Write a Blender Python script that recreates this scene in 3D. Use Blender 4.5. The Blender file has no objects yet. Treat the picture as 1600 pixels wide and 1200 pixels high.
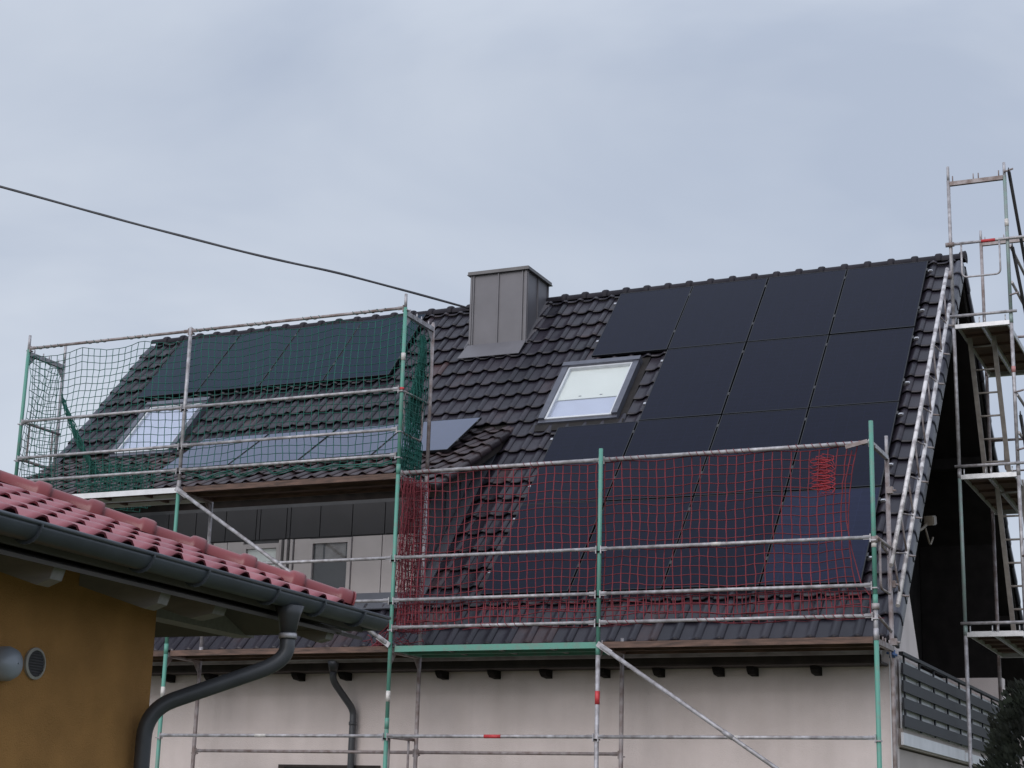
import bpy, math, random
from mathutils import Vector, Matrix
R = math.radians
random.seed(7)
SC = bpy.context.scene
COL = SC.collection

# ---------------------------------------------------------------- camera
YAW, PITCH, ROLL = 0.4287, 0.2542, 0.0284
F = Vector((-math.sin(YAW)*math.cos(PITCH), math.cos(YAW)*math.cos(PITCH), math.sin(PITCH)))
Rt = Vector((math.cos(YAW), math.sin(YAW), 0)); Up = Rt.cross(F)
Rr = Rt*math.cos(ROLL)+Up*math.sin(ROLL); Ur = Up*math.cos(ROLL)-Rt*math.sin(ROLL)
cam = bpy.data.cameras.new('camera'); camo = bpy.data.objects.new('camera', cam); COL.objects.link(camo)
m = Matrix((Rr, Ur, -F)).transposed().to_4x4(); m.translation = Vector((9.342, -17.335, -2.005))
camo.matrix_world = m
cam.sensor_width = 36; cam.lens = 2698.1/1600*36; cam.clip_start = .1; cam.clip_end = 3000
SC.camera = camo
# ---------------------------------------------------------------- sky and sun
SUN_EL, SUN_AZ = 28, 92      # veiled sun in front of the house, a little to the left
sun_dir = Vector((math.cos(R(SUN_EL))*math.cos(R(-SUN_AZ)), math.cos(R(SUN_EL))*math.sin(R(-SUN_AZ)), math.sin(R(SUN_EL))))
W = bpy.data.worlds.new('World'); SC.world = W; W.use_nodes = True
nt = W.node_tree; nt.nodes.clear()
def wn(t, **k):
    n = nt.nodes.new(t)
    for a, b in k.items(): setattr(n, a, b)
    return n
out = wn('ShaderNodeOutputWorld'); bg = wn('ShaderNodeBackground'); sky = wn('ShaderNodeTexSky')
sky.sky_type = 'NISHITA'; sky.sun_disc = False; sky.sun_elevation = R(SUN_EL)
sky.sun_rotation = math.atan2(sun_dir.x, sun_dir.y); sky.air_density = 1.0; sky.dust_density = 2.0
tc = wn('ShaderNodeTexCoord'); mp = wn('ShaderNodeMapping'); mp.inputs['Scale'].default_value = (1, 1, 2.2)
nz = wn('ShaderNodeTexNoise'); nz.inputs['Scale'].default_value = 2.6; nz.inputs['Detail'].default_value = 5; nz.inputs['Roughness'].default_value = .5; nz.inputs['Distortion'].default_value = .4; mp.inputs['Location'].default_value = (3.1, 1.7, .4)
cr = wn('ShaderNodeValToRGB')
cr.color_ramp.elements[0].position = .36; cr.color_ramp.elements[0].color = (4.75, 5.40, 6.65, 1)
cr.color_ramp.elements[1].position = .66; cr.color_ramp.elements[1].color = (6.75, 7.30, 8.2, 1)
sep = wn('ShaderNodeSeparateXYZ')
mr = wn('ShaderNodeMapRange'); mr.inputs['From Min'].default_value = .42; mr.inputs['From Max'].default_value = .9
mr.inputs['To Min'].default_value = 1.0; mr.inputs['To Max'].default_value = 1.55
mul = wn('ShaderNodeVectorMath', operation='SCALE')
mix = wn('ShaderNodeMix', data_type='RGBA'); mix.inputs[0].default_value = .93
L = nt.links.new
L(tc.outputs['Generated'], mp.inputs['Vector']); L(mp.outputs[0], nz.inputs['Vector']); L(nz.outputs['Fac'], cr.inputs[0])
L(tc.outputs['Generated'], sep.inputs[0]); L(sep.outputs['Z'], mr.inputs['Value'])
L(cr.outputs[0], mul.inputs[0]); L(mr.outputs[0], mul.inputs['Scale'])
L(sky.outputs[0], mix.inputs[6]); L(mul.outputs[0], mix.inputs[7])
L(mix.outputs[2], bg.inputs[0]); bg.inputs[1].default_value = .1; L(bg.outputs[0], out.inputs[0])
sl = bpy.data.lights.new('sun', 'SUN'); sl.energy = 1.5; sl.angle = R(45); sl.color = (1, .96, .92)
so = bpy.data.objects.new('sun', sl); COL.objects.link(so); so.rotation_euler = (-sun_dir).to_track_quat('-Z', 'Y').to_euler()
so.location = (0, -10, 25)
SC.view_settings.view_transform = 'Standard'; SC.view_settings.look = 'None'
SC.view_settings.exposure = 0; SC.view_settings.gamma = 1

# ---------------------------------------------------------------- materials
def mat(name, col, rough=.6, metal=0., var=.15, scale=6., bump=0., bscale=60., spec=None, dark=None, ramp=(.35, .7), stretch=None, coat=0, stain=0):
    """principled with noise mottling between col*(1-var) and col*(1+var); dark = second colour mixed in by blotches"""
    M = bpy.data.materials.new(name); M.use_nodes = True; t = M.node_tree; b = t.nodes['Principled BSDF']
    b.inputs['Roughness'].default_value = rough; b.inputs['Metallic'].default_value = metal
    if spec is not None: b.inputs['Specular IOR Level'].default_value = spec
    if coat: b.inputs['Coat Weight'].default_value = coat; b.inputs['Coat Roughness'].default_value = .15
    c = t.nodes.new('ShaderNodeTexCoord'); n = t.nodes.new('ShaderNodeTexNoise'); n.inputs['Scale'].default_value = scale; n.inputs['Detail'].default_value = 6
    src = c.outputs['Object']
    if stretch:
        mpn = t.nodes.new('ShaderNodeMapping'); mpn.inputs['Scale'].default_value = stretch; t.links.new(src, mpn.inputs[0]); src = mpn.outputs[0]
    t.links.new(src, n.inputs['Vector'])
    r = t.nodes.new('ShaderNodeValToRGB'); t.links.new(n.outputs['Fac'], r.inputs[0])
    d = dark or tuple(x*(1-var) for x in col)
    r.color_ramp.elements[0].position = ramp[0]; r.color_ramp.elements[0].color = (*d, 1)
    r.color_ramp.elements[1].position = ramp[1]; r.color_ramp.elements[1].color = (*[min(1, x*(1+var)) for x in col], 1)
    colr = r.outputs[0]
    if stain:
        m3 = t.nodes.new('ShaderNodeMapping'); m3.inputs['Scale'].default_value = (2.6, 2.6, .22); t.links.new(c.outputs['Object'], m3.inputs[0])
        n3 = t.nodes.new('ShaderNodeTexNoise'); n3.inputs['Scale'].default_value = 1.6; n3.inputs['Detail'].default_value = 7; t.links.new(m3.outputs[0], n3.inputs['Vector'])
        r3 = t.nodes.new('ShaderNodeValToRGB'); t.links.new(n3.outputs['Fac'], r3.inputs[0])
        r3.color_ramp.elements[0].position = .40; r3.color_ramp.elements[0].color = (1, 1, 1, 1); r3.color_ramp.elements[1].position = .78; r3.color_ramp.elements[1].color = (1-stain, 1-stain*1.05, 1-stain*1.15, 1)
        mx3 = t.nodes.new('ShaderNodeMix'); mx3.data_type = 'RGBA'; mx3.blend_type = 'MULTIPLY'; mx3.inputs[0].default_value = 1
        t.links.new(colr, mx3.inputs[6]); t.links.new(r3.outputs[0], mx3.inputs[7]); colr = mx3.outputs[2]
    t.links.new(colr, b.inputs['Base Color'])
    if bump:
        n2 = t.nodes.new('ShaderNodeTexNoise'); n2.inputs['Scale'].default_value = bscale; n2.inputs['Detail'].default_value = 4
        t.links.new(c.outputs['Object'], n2.inputs['Vector'])
        bp = t.nodes.new('ShaderNodeBump'); bp.inputs['Strength'].default_value = bump; bp.inputs['Distance'].default_value = .01
        t.links.new(n2.outputs['Fac'], bp.inputs['Height']); t.links.new(bp.outputs[0], b.inputs['Normal'])
    return M
def tile_mat(name, stops, rough, spec=.5):
    M = bpy.data.materials.new(name); M.use_nodes = True; t = M.node_tree; b = t.nodes['Principled BSDF']
    b.inputs['Roughness'].default_value = rough; b.inputs['Specular IOR Level'].default_value = spec
    a = t.nodes.new('ShaderNodeAttribute'); a.attribute_name = 'tint'
    c = t.nodes.new('ShaderNodeTexCoord'); n = t.nodes.new('ShaderNodeTexNoise'); n.inputs['Scale'].default_value = 3.2; n.inputs['Detail'].default_value = 9; n.inputs['Roughness'].default_value = .65
    t.links.new(c.outputs['Object'], n.inputs['Vector'])
    mm = t.nodes.new('ShaderNodeMath'); mm.operation = 'MULTIPLY_ADD'; mm.inputs[1].default_value = .9; mm.inputs[2].default_value = -.45
    t.links.new(n.outputs['Fac'], mm.inputs[0])
    ad = t.nodes.new('ShaderNodeMath'); ad.operation = 'ADD'; t.links.new(a.outputs['Fac'], ad.inputs[0]); t.links.new(mm.outputs[0], ad.inputs[1])
    r = t.nodes.new('ShaderNodeValToRGB'); t.links.new(ad.outputs[0], r.inputs[0])
    e = r.color_ramp.elements
    while len(e) < len(stops): e.new(.5)
    for i, (p, cc) in enumerate(stops): e[i].position = p; e[i].color = (*cc, 1)
    t.links.new(r.outputs[0], b.inputs['Base Color'])
    n2 = t.nodes.new('ShaderNodeTexNoise'); n2.inputs['Scale'].default_value = 120; t.links.new(c.outputs['Object'], n2.inputs['Vector'])
    bp = t.nodes.new('ShaderNodeBump'); bp.inputs['Strength'].default_value = .25; bp.inputs['Distance'].default_value = .004
    t.links.new(n2.outputs['Fac'], bp.inputs['Height']); t.links.new(bp.outputs[0], b.inputs['Normal'])
    return M
M = {}
M['galv'] = mat('galvanised_steel', (.44, .43, .46), .5, .25, .2, 14, .1, 90, dark=(.27, .25, .26))
M['galv_rust'] = mat('weathered_steel', (.34, .31, .32), .6, .2, .25, 10, .1, 90, dark=(.21, .16, .15))
M['teal'] = mat('teal_painted_steel', (.10, .28, .225), .5, 0, .15, 12, .1, 60, dark=(.16, .27, .23), ramp=(.3, .5))
M['alu'] = mat('aluminium', (.60, .60, .63), .4, .35, .12, 12, .05, 70)
M['white_edge'] = mat('bright_aluminium', (.80, .80, .84), .45, 0., .08, 8)
M['sticker_red'] = mat('red_sticker', (.55, .05, .06), .5, var=.2, scale=30)
M['sticker_pink'] = mat('faded_red_sticker', (.48, .22, .22), .5, var=.2, scale=30)
M['teal_worn'] = mat('worn_teal_steel', (.22, .31, .29), .5, .1, .15, 12, .1, 60, dark=(.26, .29, .29))
M['ladder'] = mat('dusty_ladder_steel', (.34, .31, .29), .6, .1, .2, 10)
M['girder'] = mat('splashed_aluminium', (.66, .63, .64), .5, .2, .1, 9, .1, 60, dark=(.34, .31, .32), ramp=(.38, .55))
M['sticker_white'] = mat('white_sticker', (.65, .62, .60), .5, var=.2, scale=30)
M['deck_wood'] = mat('deck_plywood', (.13, .075, .058), .75, 0, .3, 5, .2, 40, dark=(.10, .06, .05), stretch=(1, 6, 6))
M['deck_edge'] = mat('deck_board_edge', (.15, .088, .068), .75, 0, .3, 4, .2, 40, dark=(.07, .045, .038), stretch=(1, 8, 8))
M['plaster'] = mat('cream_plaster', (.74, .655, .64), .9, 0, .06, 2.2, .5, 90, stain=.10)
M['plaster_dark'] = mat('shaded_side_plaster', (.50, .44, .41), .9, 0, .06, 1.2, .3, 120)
M['white_paint'] = mat('white_paint', (.74, .74, .77), .55, 0, .06, 5)
M['dark_wood'] = mat('dark_stained_wood', (.035, .026, .023), .75, 0, .35, 5, .2, 30, stretch=(1, 1, .2))
M['loggia_wood'] = mat('black_brown_cladding', (.012, .010, .010), .85, 0, .3, 5, .1, 30, spec=.2)
M['clad_dark'] = mat('slate_grey_cladding', (.022, .021, .024), .6, .0, .12, 3, .05, 40)
M['clad_cheek'] = mat('anthracite_cheek_sheet', (.085, .088, .105), .5, .1, .12, 3, .05, 40)
M['clad_white'] = mat('off_white_panel', (.40, .365, .36), .6, 0, .06, 3)
M['seam'] = mat('dark_joint', (.06, .06, .065), .7)
M['zinc'] = mat('zinc_chimney_sheet', (.155, .149, .166), .5, .2, .06, 2.5, .02, 30, dark=(.14, .135, .15))
M['zinc_dark'] = mat('zinc_cap', (.13, .125, .13), .45, .35, .15, 5)
M['gutter_old'] = mat('weathered_zinc_gutter', (.17, .165, .165), .6, .15, .2, 5, dark=(.11, .10, .10))
M['gutter_grey'] = mat('anthracite_gutter', (.075, .087, .105), .42, .1, .15, 4, .05, 40)
M['pipe_grey'] = mat('anthracite_downpipe', (.075, .078, .088), .42, .1, .15, 4, .05, 40)
M['yellow'] = mat('ochre_plaster', (.44, .225, .072), .92, 0, .10, 5, .8, 130, stain=.10)
M['soffit_white'] = mat('weathered_white_wood', (.27, .255, .25), .7, 0, .12, 5, stretch=(1, 6, 6))
M['soffit_board'] = mat('soffit_boards', (.13, .115, .11), .75, 0, .12, 3)
M['frame_black'] = mat('black_panel_frame', (.010, .011, .015), .4, .3, .1, 20)
M['clamp'] = mat('clamp_metal', (.05, .05, .055), .5, .3, .1, 20)
M['rail_alu'] = mat('mill_rail', (.5, .5, .53), .35, .6, .1, 20)
M['sky_frame'] = mat('grey_window_sheet', (.115, .12, .15), .42, .3, .1, 10)
M['sky_sash'] = mat('white_sash', (.60, .62, .66), .5, 0, .05, 10)
M['blind_reflection_white'] = mat('white_blind_and_reflection', (.62, .66, .64), .6, 0, .02, 4)
M['blind_blue'] = mat('bluish_blind', (.43, .475, .61), .5, 0, .03, 4)
M['dark_inside'] = mat('dark_room', (.012, .012, .014), .4, 0, .2, 2)
M['net_red'] = mat('red_net_cord', (.21, .034, .050), .8, 0, .25, 3)
M['net_knot'] = mat('bright_red_cord', (.42, .04, .055), .8, 0, .2, 9)
M['net_green'] = mat('green_net_cord', (.020, .135, .112), .8, 0, .25, 3)
M['cable'] = mat('black_cable', (.06, .06, .07), .6, 0, .2, 8)
M['lamp_beige'] = mat('beige_lamp', (.13, .105, .08), .5, 0, .2, 20)
M['blue_strap'] = mat('blue_strap', (.06, .12, .28), .7, 0, .2, 30)
M['balc_slat'] = mat('anthracite_slat', (.011, .012, .019), .6, 0, .12, 4)
M['vent_dark'] = mat('vent_grille', (.05, .045, .05), .6, 0, .2, 30)
M['vent_rim'] = mat('vent_rim', (.38, .36, .33), .5, 0, .1, 20)
M['hood'] = mat('vent_hood', (.36, .39, .45), .45, .2, .08, 10)
M['tile'] = tile_mat('dark_glazed_tile', [(0, (.013, .012, .019)), (.45, (.023, .020, .030)), (.75, (.034, .028, .038)), (1, (.060, .035, .038))], .40, .40)
M['ridge'] = tile_mat('dark_ridge_tile', [(0, (.015, .014, .019)), (1, (.032, .028, .037))], .6, .2)
M['tile_dormer'] = tile_mat('brownish_tile', [(0, (.024, .018, .022)), (.45, (.040, .028, .033)), (.75, (.055, .037, .040)), (1, (.075, .043, .044))], .45, .4)
M['hip'] = tile_mat('crimson_hip_tile', [(0, (.16, .030, .036)), (1, (.25, .055, .062))], .34)
M['verge'] = tile_mat('verge_tile', [(0, (.040, .042, .060)), (1, (.058, .058, .080))], .38)
M['tile_red'] = tile_mat('red_roof_tile', [(0, (.19, .044, .058)), (.5, (.27, .066, .084)), (1, (.33, .10, .115))], .33)
M['under'] = mat('tile_underside', (.018, .015, .015), .9, 0, .3, 8)
M['under_red'] = mat('red_tile_underside', (.07, .022, .02), .9, 0, .3, 8)
M['bark'] = mat('bark', (.07, .05, .035), .9, 0, .3, 20)
M['thuja'] = mat('thuja_green', (.009, .014, .008), .85, 0, .5, 5, dark=(.004, .006, .003))
M['ground'] = mat('grass_ground', (.09, .10, .05), .95, 0, .4, .5, .3, 8, dark=(.05, .06, .03))
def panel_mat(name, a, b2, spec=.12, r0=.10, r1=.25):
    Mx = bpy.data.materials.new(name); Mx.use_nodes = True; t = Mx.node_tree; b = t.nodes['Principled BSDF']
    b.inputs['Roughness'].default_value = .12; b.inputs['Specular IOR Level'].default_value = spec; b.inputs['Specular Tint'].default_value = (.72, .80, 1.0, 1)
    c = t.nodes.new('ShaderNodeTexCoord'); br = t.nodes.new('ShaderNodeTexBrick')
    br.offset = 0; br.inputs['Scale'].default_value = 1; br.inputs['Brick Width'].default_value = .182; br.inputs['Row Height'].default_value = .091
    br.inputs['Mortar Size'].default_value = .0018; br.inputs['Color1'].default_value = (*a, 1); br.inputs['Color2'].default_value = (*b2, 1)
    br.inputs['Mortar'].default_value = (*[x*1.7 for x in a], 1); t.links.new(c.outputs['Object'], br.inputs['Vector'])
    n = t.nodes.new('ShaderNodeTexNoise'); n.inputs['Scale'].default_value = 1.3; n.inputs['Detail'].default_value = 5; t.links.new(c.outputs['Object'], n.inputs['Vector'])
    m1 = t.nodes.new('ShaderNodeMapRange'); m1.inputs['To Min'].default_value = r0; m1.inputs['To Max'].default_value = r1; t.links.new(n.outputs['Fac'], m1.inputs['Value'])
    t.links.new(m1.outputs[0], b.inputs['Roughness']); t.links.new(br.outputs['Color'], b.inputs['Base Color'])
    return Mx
M['cells'] = panel_mat('black_solar_cells', (.0040, .0048, .0145), (.0046, .0054, .016))
M['cells_teal'] = panel_mat('slate_solar_cells', (.003, .012, .026), (.004, .014, .029))
M['cells_sheen'] = panel_mat('sheen_painted_solar_cells', (.034, .042, .085), (.038, .046, .092), .65, .03, .08)  # base colour lifted to paint in part of the sky reflection
M['cells_blue'] = panel_mat('bluish_solar_cells', (.013, .016, .038), (.015, .018, .043))
def glass_mat():
    Mx = bpy.data.materials.new('window_glass'); Mx.use_nodes = True; t = Mx.node_tree; t.nodes.clear()
    o = t.nodes.new('ShaderNodeOutputMaterial'); g = t.nodes.new('ShaderNodeBsdfGlossy'); g.inputs['Roughness'].default_value = .02
    tr = t.nodes.new('ShaderNodeBsdfTransparent'); f = t.nodes.new('ShaderNodeLayerWeight'); f.inputs['Blend'].default_value = .5
    pw = t.nodes.new('ShaderNodeMath'); pw.operation = 'POWER'; pw.inputs[1].default_value = 5
    mr_ = t.nodes.new('ShaderNodeMapRange'); mr_.inputs['To Min'].default_value = .03; mr_.inputs['To Max'].default_value = .95
    mx = t.nodes.new('ShaderNodeMixShader')
    t.links.new(f.outputs['Facing'], pw.inputs[0]); t.links.new(pw.outputs[0], mr_.inputs['Value']); t.links.new(mr_.outputs[0], mx.inputs[0]); t.links.new(tr.outputs[0], mx.inputs[1]); t.links.new(g.outputs[0], mx.inputs[2]); t.links.new(mx.outputs[0], o.inputs[0])
    return Mx
M['glass'] = glass_mat()

# ---------------------------------------------------------------- mesh builder
ORG = {}
class MB:
    def __init__(s): s.v = []; s.f = []; s.sm = []; s.t = []
    def face(s, idx, smooth=False, tint=.5): s.f.append(idx); s.sm.append(smooth); s.t.append(tint)
    def poly(s, pts, tint=.5):
        b = len(s.v); s.v += [tuple(p) for p in pts]; s.face(tuple(range(b, b+len(pts))), False, tint)
    def box(s, a, b, tint=.5):
        x0, y0, z0 = [min(i, j) for i, j in zip(a, b)]; x1, y1, z1 = [max(i, j) for i, j in zip(a, b)]
        s.hexa([(x0, y0, z0), (x1, y0, z0), (x1, y1, z0), (x0, y1, z0), (x0, y0, z1), (x1, y0, z1), (x1, y1, z1), (x0, y1, z1)], tint)
    def hexa(s, p, tint=.5):
        b = len(s.v); s.v += [tuple(q) for q in p]
        for q in ((3, 2, 1, 0), (4, 5, 6, 7), (0, 1, 5, 4), (1, 2, 6, 5), (2, 3, 7, 6), (3, 0, 4, 7)): s.face(tuple(b+i for i in q), False, tint)
    def obox(s, c, ax, ay, az, tint=.5):   # centre and three half-axis vectors
        c, ax, ay, az = map(Vector, (c, ax, ay, az))
        s.hexa([c-ax-ay-az, c+ax-ay-az, c+ax+ay-az, c-ax+ay-az, c-ax-ay+az, c+ax-ay+az, c+ax+ay+az, c-ax+ay+az], tint)
    def beam(s, p, q, w, h, up=(0, 0, 1)):  # rectangular bar from p to q
        p, q, up = Vector(p), Vector(q), Vector(up); d = (q-p).normalized(); x = d.cross(up).normalized(); y = x.cross(d)
        s.obox((p+q)/2, (q-p)/2, x*w/2, y*h/2)
    def extrude(s, pts, d, tint=.5):        # planar polygon pushed along d
        d = Vector(d); n = len(pts); b = len(s.v)
        s.v += [tuple(p) for p in pts]+[tuple(Vector(p)+d) for p in pts]
        s.face(tuple(range(b, b+n)), False, tint); s.face(tuple(range(b+2*n-1, b+n-1, -1)), False, tint)
        for i in range(n): j = (i+1) % n; s.face((b+j, b+i, b+n+i, b+n+j), False, tint)
    def tube(s, pts, r, n=10, caps=True, smooth=True, r2=None):
        pts = [Vector(p) for p in pts]; k = len(pts); rings = []
        d0 = (pts[1]-pts[0]).normalized(); u = d0.orthogonal().normalized()
        for i, p in enumerate(pts):
            if i == 0: d = d0
            elif i == k-1: d = (pts[i]-pts[i-1]).normalized()
            else: d = ((pts[i+1]-pts[i]).normalized()+(pts[i]-pts[i-1]).normalized()).normalized()
            u = (u-d*u.dot(d)).normalized(); w = d.cross(u); b = len(s.v)
            rr = r if r2 is None else r+(r2-r)*i/(k-1)
            for a in range(n):
                t = 2*math.pi*a/n; s.v.append(tuple(p+u*math.cos(t)*rr+w*math.sin(t)*rr))
            rings.append(b)
        for a, b in zip(rings, rings[1:]):
            for i in range(n): j = (i+1) % n; s.face((a+i, a+j, b+j, b+i), smooth)
        if caps: s.face(tuple(rings[0]+i for i in reversed(range(n)))); s.face(tuple(rings[-1]+i for i in range(n)))
    def cord(s, pts, r): s.tube(pts, r, 3, False, True)
    def sheet(s, fn, nu, nv, smooth=True, tint=.5):
        b = len(s.v)
        for j in range(nv+1):
            for i in range(nu+1): s.v.append(tuple(fn(i/nu, j/nv)))
        for j in range(nv):
            for i in range(nu): a = b+j*(nu+1)+i; s.face((a, a+1, a+nu+2, a+nu+1), smooth, tint)
    def build(s, name, material, parent=None, tint=False):
        o0 = Vector(ORG.get(parent.name, (0, 0, 0))) if parent else Vector((0, 0, 0))
        me = bpy.data.meshes.new(name); me.from_pydata([tuple(Vector(p)-o0) for p in s.v], [], s.f)
        me.polygons.foreach_set('use_smooth', s.sm)
        at = me.attributes.new('tint', 'FLOAT', 'FACE'); at.data.foreach_set('value', s.t)
        me.materials.append(material); me.update()
        o = bpy.data.objects.new(name, me); COL.objects.link(o)
        if parent: o.parent = parent; ORG[o.name] = tuple(o0)
        return o
def tag(o, label=None, cat=None, group=None, kind=None):
    for k, v in (('label', label), ('category', cat), ('group', group), ('kind', kind)):
        if v: o[k] = v
    return o
def empty(name, loc, label, cat, group=None):
    o = bpy.data.objects.new(name, None); COL.objects.link(o); o.location = loc; o.empty_display_size = .2
    ORG[o.name] = tuple(loc); return tag(o, label, cat, group)
def copy_tree(o, parent=None):
    c = o.copy(); COL.objects.link(c)
    if parent: c.parent = parent
    for ch in list(o.children): copy_tree(ch, c)
    return c
def soft(pts, rad=.15, k=6):   # polyline with its corners rounded
    pts = [Vector(p) for p in pts]; o = [pts[0]]
    for a, b, c in zip(pts, pts[1:], pts[2:]):
        d1 = (a-b); d2 = (c-b); r1 = min(rad, d1.length*.49); r2 = min(rad, d2.length*.49); p = b+d1.normalized()*r1; q = b+d2.normalized()*r2
        for i in range(k+1): t = i/k; o.append(p*(1-t)**2+b*2*t*(1-t)+q*t*t)
    return o+[pts[-1]]

GZ = -3.75
g = MB(); g.poly([(-600, -600, GZ), (600, -600, GZ), (600, 900, GZ), (-600, 900, GZ)]); tag(g.build('ground', M['ground']), kind='structure')

# ================================================================ the grey tiled house
TH = R(48.33); CT, ST = math.cos(TH), math.sin(TH)
YR, ZR, XL, XR = 6.118, 5.947, -8.16, 5.53
def main(x, v, n=0): return Vector((x, YR-v*CT-n*ST, ZR-v*ST+n*CT))
def rear(x, v, n=0): return Vector((x, YR+v*CT+n*ST, ZR-v*ST+n*CT))
PH = R(28.5); CP, SP = math.cos(PH), math.sin(PH); VK = 3.45
K0 = main(0, VK)
def dorm(x, s, n=0): return Vector((x, K0.y-s*CP-n*SP, K0.z-s*SP+n*CP))
XD = -.27; SD = 2.62

RED_PROF = [(0, .0), (.15, .003), (.28, .012), (.40, .028), (.52, .045), (.64, .055), (.76, .053), (.88, .034), (.96, .014), (1, .004)]
def tile_field(mb, pos, x0, x1, v0, v1, pitch, expo, skip=None, hump=.034, lift=.044, bias=0., thick=.018, prof=None, rnd=None):
    """overlapping interlocking tiles: a shallow pan and a roll on the right of each, every tile tipped over the one below"""
    rnd = rnd or random
    nc = max(1, round((x1-x0)/pitch)); pitch = (x1-x0)/nc
    prof = prof or [(0, .0), (.12, -.004), (.34, -.007), (.52, -.002), (.60, .010), (.69, .7*hump), (.78, hump), (.86, .93*hump), (.94, .55*hump), (1.0, .008)]
    nr = int(math.ceil((v1-v0)/expo))
    rowcol = {}
    for r in range(nr):
        ve = v1-(nr-1-r)*expo               # lower edge of this course
        vs = max(v0, ve-expo-.03)
        for c in range(nc):
            xa = x0+c*pitch
            if skip and skip(xa+pitch/2, ve-expo/2): continue
            tt = min(1, max(0, rnd.gauss(.42+bias, .17)));
            if rnd.random() < .06: tt = min(1, tt+.3)
            jl = rnd.uniform(-.003, .003); jv = rnd.uniform(-.005, .005); tilt = rnd.uniform(-.002, .002)
            b = len(mb.v); n = len(prof)
            for u, h in prof: mb.v.append(tuple(pos(xa+u*pitch*1.0, vs, .012+h)))
            for u, h in prof: mb.v.append(tuple(pos(xa+u*pitch*1.0, ve+jv-.05, .012+lift*.86+h+jl+tilt*u)))
            for u, h in prof: mb.v.append(tuple(pos(xa+u*pitch*1.0, ve+jv, .012+lift*.93+h+jl+tilt*u-.004)))
            for u, h in prof: mb.v.append(tuple(pos(xa+u*pitch*1.0, ve+jv-.004, .012+lift+h-thick+jl)))
            for k in range(3):
                for i in range(n-1):
                    q = b+k*n+i; mb.face((q, q+n, q+n+1, q+1), k < 2, tt)
            for k in range(2): q = b+k*n+n-1; mb.v.append(tuple(pos(xa+pitch, (vs if k == 0 else ve), .0)))
            mb.face((b+n-1, b+2*n-1, b+4*n+1, b+4*n), False, tt)
def cap_row(mb, p0, p1, up, pitch, r, collar, seed=1):
    """row of half-round cap tiles with collars"""
    rn = random.Random(seed)
    p0, p1, up = Vector(p0), Vector(p1), Vector(up); d = (p1-p0); n = max(1, round(d.length/pitch)); st = d/n; d = d.normalized()
    side = d.cross(up).normalized(); up = side.cross(d); seg = 12
    def ring(p, rr): 
        b = len(mb.v)
        for i in range(seg+1):
            a = R(-15)+R(210)*i/seg; mb.v.append(tuple(p+side*math.cos(a)*rr+up*math.sin(a)*rr))
        return b
    for k in range(n):
        a = p0+st*k; L = st.length; tt = rn.uniform(.25, .75); j = rn.uniform(-.003, .003)
        lst = [(0, r*.97), (L-.10, r*1.0), (L-.085, r*1.0+collar*.8), (L-.07, r*1.0+collar), (L-.02, r*1.0+collar), (L, r*1.0+collar*.7), (L+.001, r*.85)]
        rings = [ring(a+d*t+up*j, q) for t, q in lst]
        for x, y in zip(rings, rings[1:]):
            for i in range(seg): mb.face((x+i, x+i+1, y+i+1, y+i), True, tt)

HO = (-1.3, 6.1, GZ)
house = empty('house', HO, 'gabled house with dark glazed roof tiles, cream walls and a wide dormer behind the scaffold', 'house')
VE = 7.9
# roof slabs (wood underneath), then tiles
s = MB()
def slab(pos, x0, x1, v0, v1, t):
    s.hexa([pos(x0, v1, -t), pos(x1, v1, -t), pos(x1, v0, -t), pos(x0, v0, -t), pos(x0, v1, 0), pos(x1, v1, 0), pos(x1, v0, 0), pos(x0, v0, 0)])
slab(main, XL+.04, XR-.05, .02, VE-.12, .16); slab(rear, XL+.04, XR-.05, .02, VE-.12, .16)
roofo = s.build('roof', M['under'], house)
# dark boards and purlins under the projecting verges
s = MB()
for x0, x1 in ((3.9, XR-.06),):
    for pos in (main, rear):
        s.hexa([pos(x0, VE-.2, -.2), pos(x1, VE-.2, -.2), pos(x1, .03, -.2), pos(x0, .03, -.2), pos(x0, VE-.2, -.163), pos(x1, VE-.2, -.163), pos(x1, .03, -.163), pos(x0, .03, -.163)])
        for v in (.45, 3.1, 5.9):
            p = pos(0, v, -.30); s.box((4.0, p.y-.08, p.z-.10), (XR-.12, p.y+.08, p.z+.06))
s.build('verge_soffit', M['loggia_wood'], roofo)
def skip_main(x, v):
    if v > VK-.12 and x < XD-.02: return True            # under the dormer roof
    if -1.74 < x < -.80 and .05 < v < 1.2: return True      # chimney
    if .14 < x < 1.24 and 2.05 < v < 3.42: return True     # roof window
    if -7.05 < x < -5.92 and 2.1 < v < 3.46: return True
    return False
t = MB(); tile_field(t, main, XL+.12, XR-.10, .14, VE, .2535, .352, skip_main, bias=-.02); t.build('roof_tiles', M['tile'], roofo)
t = MB(); tile_field(t, rear, XL+.12, XR-.10, .14, VE, .2535, .352); t.build('roof_tiles', M['tile'], roofo)
# tile of the strip between dormer cheek and verge goes on to the eave, the strip in front of the dormer too
t = MB(); tile_field(t, main, XL+.12, XD, 6.95, VE, .2535, .352, bias=.05); t.build('roof_tiles', M['tile'], roofo)
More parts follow.
